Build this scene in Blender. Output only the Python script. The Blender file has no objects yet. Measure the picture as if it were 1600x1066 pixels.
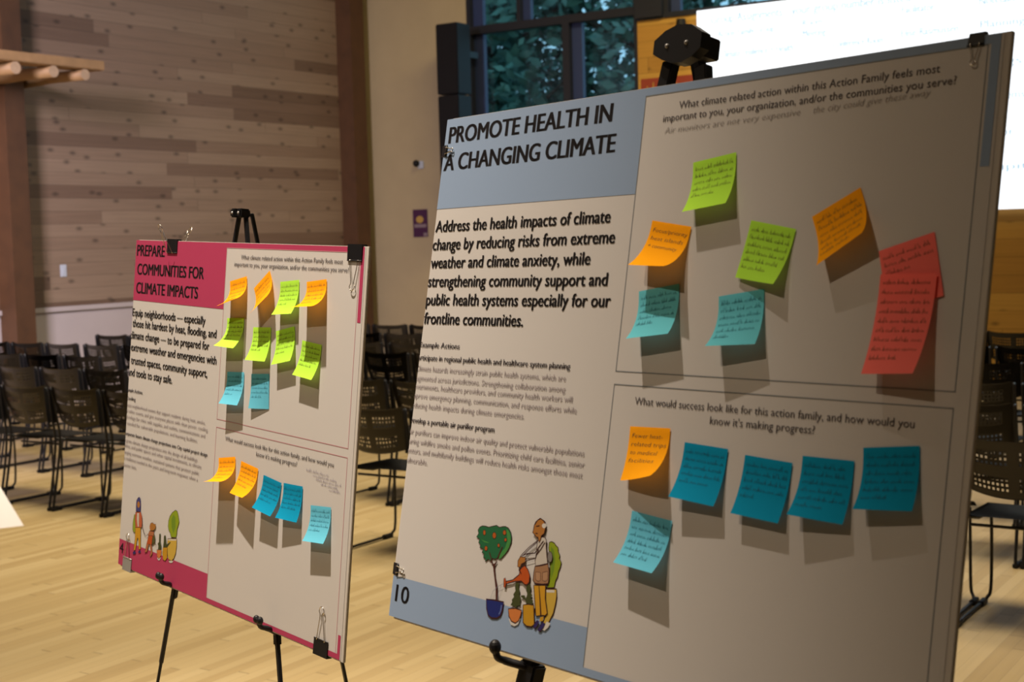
import bpy, bmesh, math, random
from mathutils import Matrix, Vector
random.seed(7)
SC = bpy.context.scene
COL = SC.collection
PI = math.pi

# ------------------------------------------------------------------ camera, world, lights, exposure
cam_data = bpy.data.cameras.new('camera')
cam = bpy.data.objects.new('camera', cam_data)
COL.objects.link(cam)
CAM_ROT = ((0.840387, -0.015996, 0.541750), (0.541279, 0.075810, -0.837418), (-0.027674, 0.996994, 0.072368))
m = Matrix(CAM_ROT).to_4x4()
m.translation = (0, 0, 1.68)
cam.matrix_world = m
cam_data.sensor_width = 36.0
cam_data.lens = 36.0 * 2222.0 / 1600.0
cam_data.clip_start = 0.05
cam_data.clip_end = 200
cam_data.dof.use_dof = True
cam_data.dof.focus_distance = 2.75
cam_data.dof.aperture_fstop = 8.0
SC.camera = cam

SC.view_settings.view_transform = 'Standard'
SC.view_settings.look = 'None'
SC.view_settings.gamma = 1.0
SC.view_settings.exposure = 0.67
SC.view_settings.use_curve_mapping = False

world = bpy.data.worlds.new('dusk_sky')
SC.world = world
world.use_nodes = True
bg = world.node_tree.nodes['Background']
bg.inputs['Color'].default_value = (0.30, 0.55, 0.72, 1)
bg.inputs['Strength'].default_value = 0.95


def spot(name, loc, target, power, color, size_deg, blend, radius):
    d = bpy.data.lights.new(name, 'SPOT')
    d.energy = power; d.color = color; d.spot_size = math.radians(size_deg)
    d.spot_blend = blend; d.shadow_soft_size = radius
    o = bpy.data.objects.new(name, d); COL.objects.link(o)
    o.location = loc
    o.rotation_euler = (Vector(target) - Vector(loc)).to_track_quat('-Z', 'Y').to_euler()
    return o


def area(name, loc, target, power, color, sx, sy, spread=180):
    d = bpy.data.lights.new(name, 'AREA')
    d.shape = 'RECTANGLE'; d.size = sx; d.size_y = sy
    d.energy = power; d.color = color; d.spread = math.radians(spread)
    o = bpy.data.objects.new(name, d); COL.objects.link(o)
    o.location = loc
    o.rotation_euler = (Vector(target) - Vector(loc)).to_track_quat('-Z', 'Y').to_euler()
    return o


spot('ceiling_spot', (-2.45, 1.25, 6.5), (-2.56, 2.15, 0.0), 1980, (1.0, 0.86, 0.70), 47, 0.9, 0.04)
spot('ceiling_spot', (-3.1, -1.75, 6.5), (-2.0, 2.6, 0.6), 340, (1.0, 0.78, 0.54), 40, 0.7, 0.04)
area('hall_fill', (-6.5, 6.0, 6.9), (-6.5, 6.0, 0), 180, (1.0, 0.84, 0.56), 3.0, 3.0, 112)  # added fill that brightens floor and chairs, not a fitting
area('hall_fill', (-1.5, 6.5, 6.9), (-1.5, 6.5, 0), 125, (1.0, 0.86, 0.68), 3.0, 3.0, 125)  # second added fill, for the floor on the right
area('hall_fill', (-6.0, 12.2, 6.9), (-8.2, 15.5, 1.5), 82, (1.0, 0.80, 0.42), 4.0, 0.8, 120)  # added fill tilted at the front wall to lift plaster and boards
area('daylight_fill', (-7.5, 2.5, 4.5), (-12.4, 7.6, 2.2), 210, (0.92, 0.80, 0.92), 1.5, 2.0, 90)  # added area light inside the room, stands in for daylight on the cedar

# ------------------------------------------------------------------ materials


def new_mat(name):
    mt = bpy.data.materials.new(name); mt.use_nodes = True
    nt = mt.node_tree; nt.nodes.clear()
    out = nt.nodes.new('ShaderNodeOutputMaterial')
    return mt, nt, out


def plain(name, col, rough=0.6, metal=0.0, spec=0.5, noise=0.0, scale=30.0):
    mt, nt, out = new_mat(name)
    b = nt.nodes.new('ShaderNodeBsdfPrincipled')
    b.inputs['Base Color'].default_value = (*col, 1)
    b.inputs['Roughness'].default_value = rough
    b.inputs['Metallic'].default_value = metal
    b.inputs['Specular IOR Level'].default_value = spec
    if noise:
        tc = nt.nodes.new('ShaderNodeTexCoord'); nz = nt.nodes.new('ShaderNodeTexNoise')
        nz.inputs['Scale'].default_value = scale; nz.inputs['Detail'].default_value = 4
        rp = nt.nodes.new('ShaderNodeValToRGB')
        rp.color_ramp.elements[0].position = .3; rp.color_ramp.elements[1].position = .7
        rp.color_ramp.elements[0].color = (*[c * (1 - noise) for c in col], 1)
        rp.color_ramp.elements[1].color = (*[min(1, c * (1 + noise)) for c in col], 1)
        nt.links.new(tc.outputs['Object'], nz.inputs['Vector'])
        nt.links.new(nz.outputs['Fac'], rp.inputs['Fac'])
        nt.links.new(rp.outputs['Color'], b.inputs['Base Color'])
    nt.links.new(b.outputs[0], out.inputs[0])
    return mt


def sheet_paper(name, col, trans=0.3):
    mt, nt, out = new_mat(name)
    d = nt.nodes.new('ShaderNodeBsdfDiffuse'); d.inputs[0].default_value = (*col, 1)
    t = nt.nodes.new('ShaderNodeBsdfTranslucent'); t.inputs[0].default_value = (*col, 1)
    mx = nt.nodes.new('ShaderNodeMixShader'); mx.inputs[0].default_value = trans
    nt.links.new(d.outputs[0], mx.inputs[1]); nt.links.new(t.outputs[0], mx.inputs[2])
    nt.links.new(mx.outputs[0], out.inputs[0])
    return mt


def emit(name, col, s):
    mt, nt, out = new_mat(name)
    e = nt.nodes.new('ShaderNodeEmission'); e.inputs[0].default_value = (*col, 1); e.inputs[1].default_value = s
    nt.links.new(e.outputs[0], out.inputs[0])
    return mt


def planks(name, along, across, row_h, length, stops, knot=0.0, rough=0.55, gap=0.03, grain=0.22, spec=0.4):
    """boards laid along one axis: random tone per board, grain, butt joints, knots"""
    mt, nt, out = new_mat(name)
    N = nt.nodes.new; L = nt.links.new

    def mth(op, a, b=None, c=None):
        n = N('ShaderNodeMath'); n.operation = op
        for i, x in enumerate((a, b, c)):
            if x is None: continue
            if isinstance(x, (int, float)): n.inputs[i].default_value = x
            else: L(x, n.inputs[i])
        return n.outputs[0]
    tc = N('ShaderNodeTexCoord'); sp = N('ShaderNodeSeparateXYZ'); L(tc.outputs['Object'], sp.inputs[0])
    a = sp.outputs['XYZ'.index(along)]; c = sp.outputs['XYZ'.index(across)]
    rz = mth('DIVIDE', c, row_h)
    row = mth('FLOOR', rz)
    w1 = N('ShaderNodeTexWhiteNoise'); w1.noise_dimensions = '1D'; L(row, w1.inputs['W'])
    sh = mth('ADD', mth('DIVIDE', a, length), mth('MULTIPLY', w1.outputs['Value'], 7.31))
    pl = mth('FLOOR', sh)
    idn = mth('ADD', mth('MULTIPLY', row, 17.37), mth('MULTIPLY', pl, 3.713))
    w2 = N('ShaderNodeTexWhiteNoise'); w2.noise_dimensions = '1D'; L(idn, w2.inputs['W'])
    rp = N('ShaderNodeValToRGB'); rp.color_ramp.interpolation = 'LINEAR'
    el = rp.color_ramp.elements
    while len(el) < len(stops): el.new(.5)
    for e, (p, col) in zip(el, stops):
        e.position = p; e.color = (*col, 1)
    L(w2.outputs['Value'], rp.inputs['Fac'])
    # grain
    cb = N('ShaderNodeCombineXYZ')
    L(mth('MULTIPLY', a, 1.6), cb.inputs[0]); L(mth('MULTIPLY', c, 45.0), cb.inputs[1]); L(mth('MULTIPLY', idn, 1.7), cb.inputs[2])
    nz = N('ShaderNodeTexNoise'); nz.inputs['Scale'].default_value = 1.0; nz.inputs['Detail'].default_value = 5; L(cb.outputs[0], nz.inputs['Vector'])
    g = mth('ADD', mth('MULTIPLY', nz.outputs['Fac'], grain * 2), 1 - grain)
    # seams
    fz = mth('FRACT', rz); fy = mth('FRACT', sh)
    s1 = mth('LESS_THAN', fz, gap)
    s2 = mth('LESS_THAN', fy, 0.006 / length)
    sm = mth('SUBTRACT', 1.0, mth('MULTIPLY', mth('MAXIMUM', s1, s2), 0.45))
    f = mth('MULTIPLY', g, sm)
    if knot:
        ck = N('ShaderNodeCombineXYZ')
        L(mth('ADD', mth('MULTIPLY', a, 2.6), mth('MULTIPLY', idn, 5.3)), ck.inputs[0]); L(mth('MULTIPLY', c, 5.0), ck.inputs[1])
        vo = N('ShaderNodeTexVoronoi'); vo.voronoi_dimensions = '2D'; vo.inputs['Scale'].default_value = 1.0
        L(ck.outputs[0], vo.inputs['Vector'])
        kd = N('ShaderNodeMapRange'); kd.inputs['From Min'].default_value = .03; kd.inputs['From Max'].default_value = .16
        kd.inputs['To Min'].default_value = 1 - knot; kd.inputs['To Max'].default_value = 1.0
        L(vo.outputs['Distance'], kd.inputs['Value'])
        wk = N('ShaderNodeTexWhiteNoise'); wk.noise_dimensions = '3D'; L(vo.outputs['Color'], wk.inputs['Vector'])
        amt = mth('MULTIPLY', mth('SUBTRACT', 1.0, kd.outputs[0]), mth('GREATER_THAN', wk.outputs['Value'], .35))
        f = mth('MULTIPLY', f, mth('SUBTRACT', 1.0, amt))
    mx = N('ShaderNodeMix'); mx.data_type = 'RGBA'; mx.blend_type = 'MULTIPLY'; mx.inputs[0].default_value = 1.0
    gr = N('ShaderNodeCombineColor')
    for i in range(3): L(f, gr.inputs[i])
    L(rp.outputs['Color'], mx.inputs[6]); L(gr.outputs[0], mx.inputs[7])
    b = N('ShaderNodeBsdfPrincipled'); b.inputs['Roughness'].default_value = rough; b.inputs['Specular IOR Level'].default_value = spec
    L(mx.outputs[2], b.inputs['Base Color'])
    L(b.outputs[0], out.inputs[0])
    return mt


def glass_mat(name):
    mt, nt, out = new_mat(name)
    t = nt.nodes.new('ShaderNodeBsdfTransparent'); t.inputs[0].default_value = (.86, .93, .95, 1)
    g = nt.nodes.new('ShaderNodeBsdfGlossy'); g.inputs[0].default_value = (.8, .9, 1, 1); g.inputs['Roughness'].default_value = .04
    mx = nt.nodes.new('ShaderNodeMixShader'); mx.inputs[0].default_value = .015
    nt.links.new(t.outputs[0], mx.inputs[1]); nt.links.new(g.outputs[0], mx.inputs[2]); nt.links.new(mx.outputs[0], out.inputs[0])
    return mt


CEDAR = [(0.0, (.135, .085, .055)), (.15, (.165, .105, .07)), (.3, (.215, .145, .098)), (.6, (.24, .167, .114)), (1.0, (.275, .197, .135))]
HONEY = [(0.0, (.33, .165, .03)), (.3, (.42, .22, .04)), (1.0, (.52, .30, .06))]
MAPLE = [(0.0, (.335, .245, .12)), (.4, (.38, .285, .145)), (1.0, (.425, .33, .18))]
M = {
    'cedar': planks('cedar_boards', 'Y', 'Z', 0.14, 3.1, CEDAR, knot=.55),
    'honey': planks('honey_cedar_boards', 'X', 'Z', 0.19, 2.6, HONEY, knot=.5),
    'maple': planks('maple_floor_strips', 'Y', 'X', 0.057, 1.1, MAPLE, rough=.42, gap=.02, grain=.10, spec=.35),
    'timber': plain('stained_timber', (.08, .035, .013), .6, noise=.15, scale=6),
    'log': plain('peeled_log', (0.34, 0.205, 0.09), .6, noise=.12, scale=8),
    'log_end': plain('log_end_grain', (0.45, 0.32, 0.2), .7, noise=.1, scale=20),
    'plaster': plain('painted_plaster', (.43, .35, .21), .8, noise=.03, scale=3),
    'wainscot': plain('pale_wainscot', (0.46, 0.41, 0.4), .7, noise=.03, scale=3),
    'ceiling': plain('ceiling_paint', (0.25, 0.21, 0.18), .9),
    'frame_dark': plain('dark_window_metal', (.012, .014, .022), .45),
    'frame_skylit': plain('skylit_window_metal', (.022, .038, .115), .5),  # grey metal with the blue of the sky's light put into its colour
    'glass': glass_mat('window_glass'),
    'black': plain('black_plastic', (.0045, .0045, .006), .5, spec=.3),
    'black_metal': plain('black_metal', (.0055, .0055, .007), .42, spec=.4),
    'chair_poly': plain('black_polypropylene', (.013, .010, .006), .36, noise=.1, scale=300),
    'chair_seat': plain('black_seat_shell', (.008, .008, .009), .62, spec=.3, noise=.1, scale=300),
    'steel': plain('bright_wire', (.62, .58, .52), .25, metal=1.0),
    'clip_grey': plain('grey_clip_metal', (.30, .29, .28), .4, metal=.4),
    'foam': plain('white_foam_core', (0.43, 0.4, 0.37), .7),
    'paper': plain('poster_paper', (.44, .42, .41), .6, spec=.25),
    'pink': plain('pink_ink', (.32, .032, .085), .6, spec=.25),
    'pink_line': plain('pink_line_ink', (0.42, 0.19, 0.22), .6, spec=.25),
    'blue_band': plain('pale_blue_ink', (.195, .265, .39), .6, spec=.25),
    'grey_line': plain('grey_line_ink', (0.15, 0.165, 0.18), .6, spec=.25),
    'ink': plain('black_ink', (.012, .010, .012), .6, spec=.25),
    'ink_dark': plain('dark_grey_ink', (.065, .055, .062), .6, spec=.25),
    'ink_grey': plain('grey_ink', (.235, .20, .21), .6, spec=.25),
    'pen_dark': plain('dark_pen', (.085, .065, .03), .7, spec=.2),
    'pen_blue': plain('ink_on_blue', (.008, .075, .13), .7, spec=.2),
    'ink_question': plain('soft_black_ink', (.055, .046, .05), .6, spec=.25),
    'pencil': plain('faint_pen', (0.24, 0.215, 0.205), .7, spec=.2),
    'pen_violet': plain('violet_pen', (0.17, 0.14, 0.21), .7, spec=.2),
    'orange': sheet_paper('orange_note_paper', (.97, .40, .012)),
    'green': sheet_paper('lime_note_paper', (.44, .80, .07)),
    'red': sheet_paper('coral_note_paper', (1.0, .20, .175)),
    'light_warmlit': sheet_paper('warmlit_sky_note_paper', (.13, .52, .62)),  # sky blue paper with warm light mixed into the colour
    'blue': sheet_paper('blue_note_paper', (.008, .27, .47)),
    'light': sheet_paper('sky_note_paper', (.13, .50, .68)),
    'white_sheet': sheet_paper('white_pad_paper', (.85, .84, .84)),
    'screen': emit('lit_screen', (.93, .97, 1.0), 1.1),
    'slide_ink': emit('slide_text_glow', (.60, .82, .98), 0.52),
    'white_plastic': plain('white_plastic', (0.5, 0.55, 0.62), .4),
    'purple': plain('purple_poster_ink', (0.055, 0.009, 0.05), .6),
    'sun_yellow': plain('yellow_poster_ink', (0.46, 0.29, 0.07), .6),
    'sign_pale': plain('pale_poster_ink', (0.24, 0.18, 0.2), .6),
    'sign_red': plain('red_banner_cloth', (0.27, 0.04, 0.02), .7),
    'sign_gold': plain('gold_banner_ink', (0.4, 0.22, 0.04), .7),
    'leaf': plain('outdoor_leaves', (.075, .18, .15), .6, noise=.5, scale=1.5),
    'bark': plain('outdoor_bark', (.06, .05, .04), .8),
    'soil': plain('outdoor_ground', (.05, .07, .045), .9),
}
ILL = {'cactus': (0.184, 0.245, 0.00816), 'cactus2': (0.109, 0.184, 0.0136), 'palepot': (0.408, 0.272, 0.0408), 'white': (0.449, 0.422, 0.394), 'crown': (0.0102, 0.0884, 0.034),
       'leaf': (0.0408, 0.177, 0.0408), 'fruit': (0.306, 0.068, 0.00816), 'trunk': (0.051, 0.0122, 0.00816), 'bluepot': (0.00816, 0.015, 0.116), 'bluelight': (0.0816, 0.116, 0.272),
       'shrub': (0.0374, 0.0442, 0.0122), 'orangepot': (0.422, 0.136, 0.034), 'yellowpot': (0.374, 0.197, 0.0102), 'trouser': (0.408, 0.211, 0.0122), 'shoe': (0.0204, 0.015, 0.0884),
       'paperish': (0.394, 0.36, 0.326), 'apron': (0.245, 0.129, 0.068), 'apron2': (0.299, 0.17, 0.0952), 'can': (0.34, 0.0578, 0.00816), 'skin': (0.286, 0.116, 0.0238),
       'tool': (0.15, 0.136, 0.129), 'bag': (0.177, 0.245, 0.0204), 'jacket': (0.34, 0.0816, 0.034), 'hijab': (0.0374, 0.0374, 0.136), 'pack': (0.0612, 0.0612, 0.017),
       'kidskin': (0.286, 0.102, 0.0408), 'hair': (0.272, 0.116, 0.0204), 'outline': (0.0306, 0.0068, 0.0068), 'water': (0.15, 0.163, 0.224)}
ILM = {k: plain('print_' + k, v, .6, spec=.25) for k, v in ILL.items()}

# ------------------------------------------------------------------ mesh helpers


def link(name, bm, mats, parent=None, loc=None, smooth=False, matrix=None):
    me = bpy.data.meshes.new(name)
    bm.to_mesh(me); bm.free()
    if not isinstance(mats, (list, tuple)): mats = [mats]
    for x in mats: me.materials.append(x)
    if smooth:
        for p in me.polygons: p.use_smooth = True
    o = bpy.data.objects.new(name, me); COL.objects.link(o)
    if parent is not None: o.parent = parent
    if matrix is not None: o.matrix_world = matrix
    elif loc is not None: o.location = loc
    return o


def tag(o, label, cat, group=None):
    o['label'] = label; o['category'] = cat
    if group: o['group'] = group
    return o


def thing(name, label, cat, loc=(0, 0, 0), matrix=None, group=None):
    o = bpy.data.objects.new(name, None); COL.objects.link(o)
    o.empty_display_size = .1
    if matrix is not None: o.matrix_world = matrix
    else: o.location = loc
    return tag(o, label, cat, group)


def struct(o):
    o['kind'] = 'structure'
    return o


def box(bm, x0, x1, y0, y1, z0, z1, mi=0, bev=0.0):
    vs = [bm.verts.new(p) for p in ((x0, y0, z0), (x1, y0, z0), (x1, y1, z0), (x0, y1, z0), (x0, y0, z1), (x1, y0, z1), (x1, y1, z1), (x0, y1, z1))]
    fs = []
    for q in ((3, 2, 1, 0), (4, 5, 6, 7), (0, 1, 5, 4), (1, 2, 6, 5), (2, 3, 7, 6), (3, 0, 4, 7)):
        f = bm.faces.new([vs[i] for i in q]); f.material_index = mi; fs.append(f)
    if bev:
        es = set(e for f in fs for e in f.edges)
        bmesh.ops.bevel(bm, geom=list(es), offset=bev, segments=2, affect='EDGES')
    return fs


def tube(bm, pts, r, seg=10, mi=0, flat=None):
    """swept round (or flattened) rod through pts"""
    pts = [Vector(p) for p in pts]
    rings = []
    n = len(pts); prev = None
    for i, p in enumerate(pts):
        t = (pts[min(i + 1, n - 1)] - pts[max(i - 1, 0)]).normalized()
        if prev is None:
            ref = Vector((0, 0, 1)) if abs(t.z) < .9 else Vector((1, 0, 0))
            a = t.cross(ref).normalized()
        else:
            a = (prev - t * prev.dot(t)).normalized()
        b = t.cross(a); prev = a
        rr = r[i] if isinstance(r, (list, tuple)) else r
        rings.append([bm.verts.new(p + a * (rr * math.cos(2 * PI * k / seg)) + b * ((flat or 1) * rr * math.sin(2 * PI * k / seg))) for k in range(seg)])
    for i in range(n - 1):
        for k in range(seg):
            f = bm.faces.new((rings[i][k], rings[i][(k + 1) % seg], rings[i + 1][(k + 1) % seg], rings[i + 1][k])); f.material_index = mi; f.smooth = True
    for R, rev in ((rings[0], True), (rings[-1], False)):
        f = bm.faces.new(list(reversed(R)) if rev else R); f.material_index = mi


def bar(bm, p0, p1, wx, wy, side, mi=0, bev=0.0):
    """square-section bar from p0 to p1; 'side' gives the direction of width wx"""
    p0 = Vector(p0); p1 = Vector(p1); t = (p1 - p0).normalized()
    s = Vector(side); s = (s - t * s.dot(t)).normalized(); q = t.cross(s)
    vs = [bm.verts.new(p + s * (a * wx / 2) + q * (b * wy / 2)) for p in (p0, p1) for a, b in ((-1, -1), (1, -1), (1, 1), (-1, 1))]
    fs = []
    for qd in ((3, 2, 1, 0), (4, 5, 6, 7), (0, 1, 5, 4), (1, 2, 6, 5), (2, 3, 7, 6), (3, 0, 4, 7)):
        f = bm.faces.new([vs[i] for i in qd]); f.material_index = mi; fs.append(f)
    if bev: bmesh.ops.bevel(bm, geom=list(set(e for f in fs for e in f.edges)), offset=bev, segments=2, affect='EDGES')


def prism(bm, poly, axis_pts, mi=0):
    """extrude a polygon (list of Vectors) by vector axis_pts"""
    a = [bm.verts.new(p) for p in poly]; b = [bm.verts.new(Vector(p) + Vector(axis_pts)) for p in poly]
    n = len(a)
    bm.faces.new(list(reversed(a))).material_index = mi; bm.faces.new(b).material_index = mi
    for i in range(n): bm.faces.new((a[i], a[(i + 1) % n], b[(i + 1) % n], b[i])).material_index = mi
    bmesh.ops.recalc_face_normals(bm, faces=bm.faces[:])


def smooth_path(pts, k=6):
    """Catmull-Rom through the points"""
    P = [Vector(p) for p in pts]; out = []
    for i in range(len(P) - 1):
        a = P[max(i - 1, 0)]; b = P[i]; c = P[i + 1]; d = P[min(i + 2, len(P) - 1)]
        for j in range(k):
            t = j / k
            out.append(.5 * ((2 * b) + (c - a) * t + (2 * a - 5 * b + 4 * c - d) * t * t + (3 * b - a - 3 * c + d) * t ** 3))
    out.append(P[-1])
    return out


_tc = {}


def text_geo(s, bold=0.0, res=3):
    """vertices and faces of a line of lettering: baseline 0, starts at x 0, cap height 1"""
    key = (s, bold, res)
    if key in _tc: return _tc[key]
    cu = bpy.data.curves.new('lettering', 'FONT'); cu.body = s; cu.size = 1.0; cu.resolution_u = res; cu.offset = bold
    o = bpy.data.objects.new('lettering', cu); COL.objects.link(o)
    bpy.context.view_layer.update()
    dg = bpy.context.evaluated_depsgraph_get()
    me = bpy.data.meshes.new_from_object(o.evaluated_get(dg))
    vs = [(v.co.x / CAP, v.co.y / CAP) for v in me.vertices]; fs = [tuple(p.vertices) for p in me.polygons]
    bpy.data.objects.remove(o); bpy.data.curves.remove(cu); bpy.data.meshes.remove(me)
    if vs:
        x0 = min(v[0] for v in vs)
        vs = [(x - x0, y) for x, y in vs]
    w = max(v[0] for v in vs) if vs else 0
    _tc[key] = (vs, fs, w)
    return _tc[key]


CAP = 1.0
_v, _f, _w = text_geo('H')
CAP = max(v[1] for v in _v)
_tc.clear()


def add_text(bm, s, fn, x0, x1, y, cap, bold=0.0, mi=0, right=None, k=None, slant=0.0, res=3, dy=0.0, heavy=0.0):
    """lettering from x0 to x1 on baseline y; fn maps (x, y) on the sheet to a point; k = width per natural unit when anchored right"""
    vs, fs, w = text_geo(s, bold, res)
    if k is not None:
        if right is not None: x0 = right - w * cap * k
        sx = cap * k
    else: sx = (x1 - x0) / w
    for hx in ((-heavy, 0, heavy) if heavy else (0,)):
        V = [bm.verts.new(fn(x0 + hx + x * sx + slant * yy * cap, y - yy * cap + dy * x / max(w, 1e-6))) for x, yy in vs]
        for f in fs:
            try: bm.faces.new([V[i] for i in f]).material_index = mi
            except ValueError: pass


def ribbon(bm, pts, width, fn, mi=0, closed=False):
    """thin pen stroke on a sheet"""
    n = len(pts); L = []; R = []
    for i, p in enumerate(pts):
        a = pts[(i - 1) % n] if closed or i > 0 else p
        b = pts[(i + 1) % n] if closed or i < n - 1 else p
        dx, dy = b[0] - a[0], b[1] - a[1]; l = math.hypot(dx, dy) or 1
        nx, ny = -dy / l * width / 2, dx / l * width / 2
        L.append(bm.verts.new(fn(p[0] + nx, p[1] + ny))); R.append(bm.verts.new(fn(p[0] - nx, p[1] - ny)))
    for i in range(n if closed else n - 1):
        j = (i + 1) % n
        bm.faces.new((L[i], R[i], R[j], L[j])).material_index = mi


def scribble(rng, x0, x1, y, h):
    """one line of joined-up handwriting: words of loops"""
    out = []; x = x0
    while x < x1 - h:
        wl = min(rng.uniform(2.2, 6) * h, x1 - x); n = max(3, int(wl / (h * .42)))
        w = []
        for i in range(n * 2 + 1):
            up = h * (rng.uniform(.5, .95) if rng.random() < .8 else 1.6)
            w.append((x + wl * i / (n * 2) + rng.uniform(-.1, .1) * h, y - (up if i % 2 else rng.uniform(-.1, .15) * h)))
        out.append(w); x += wl + h * .8
    return out

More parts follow.
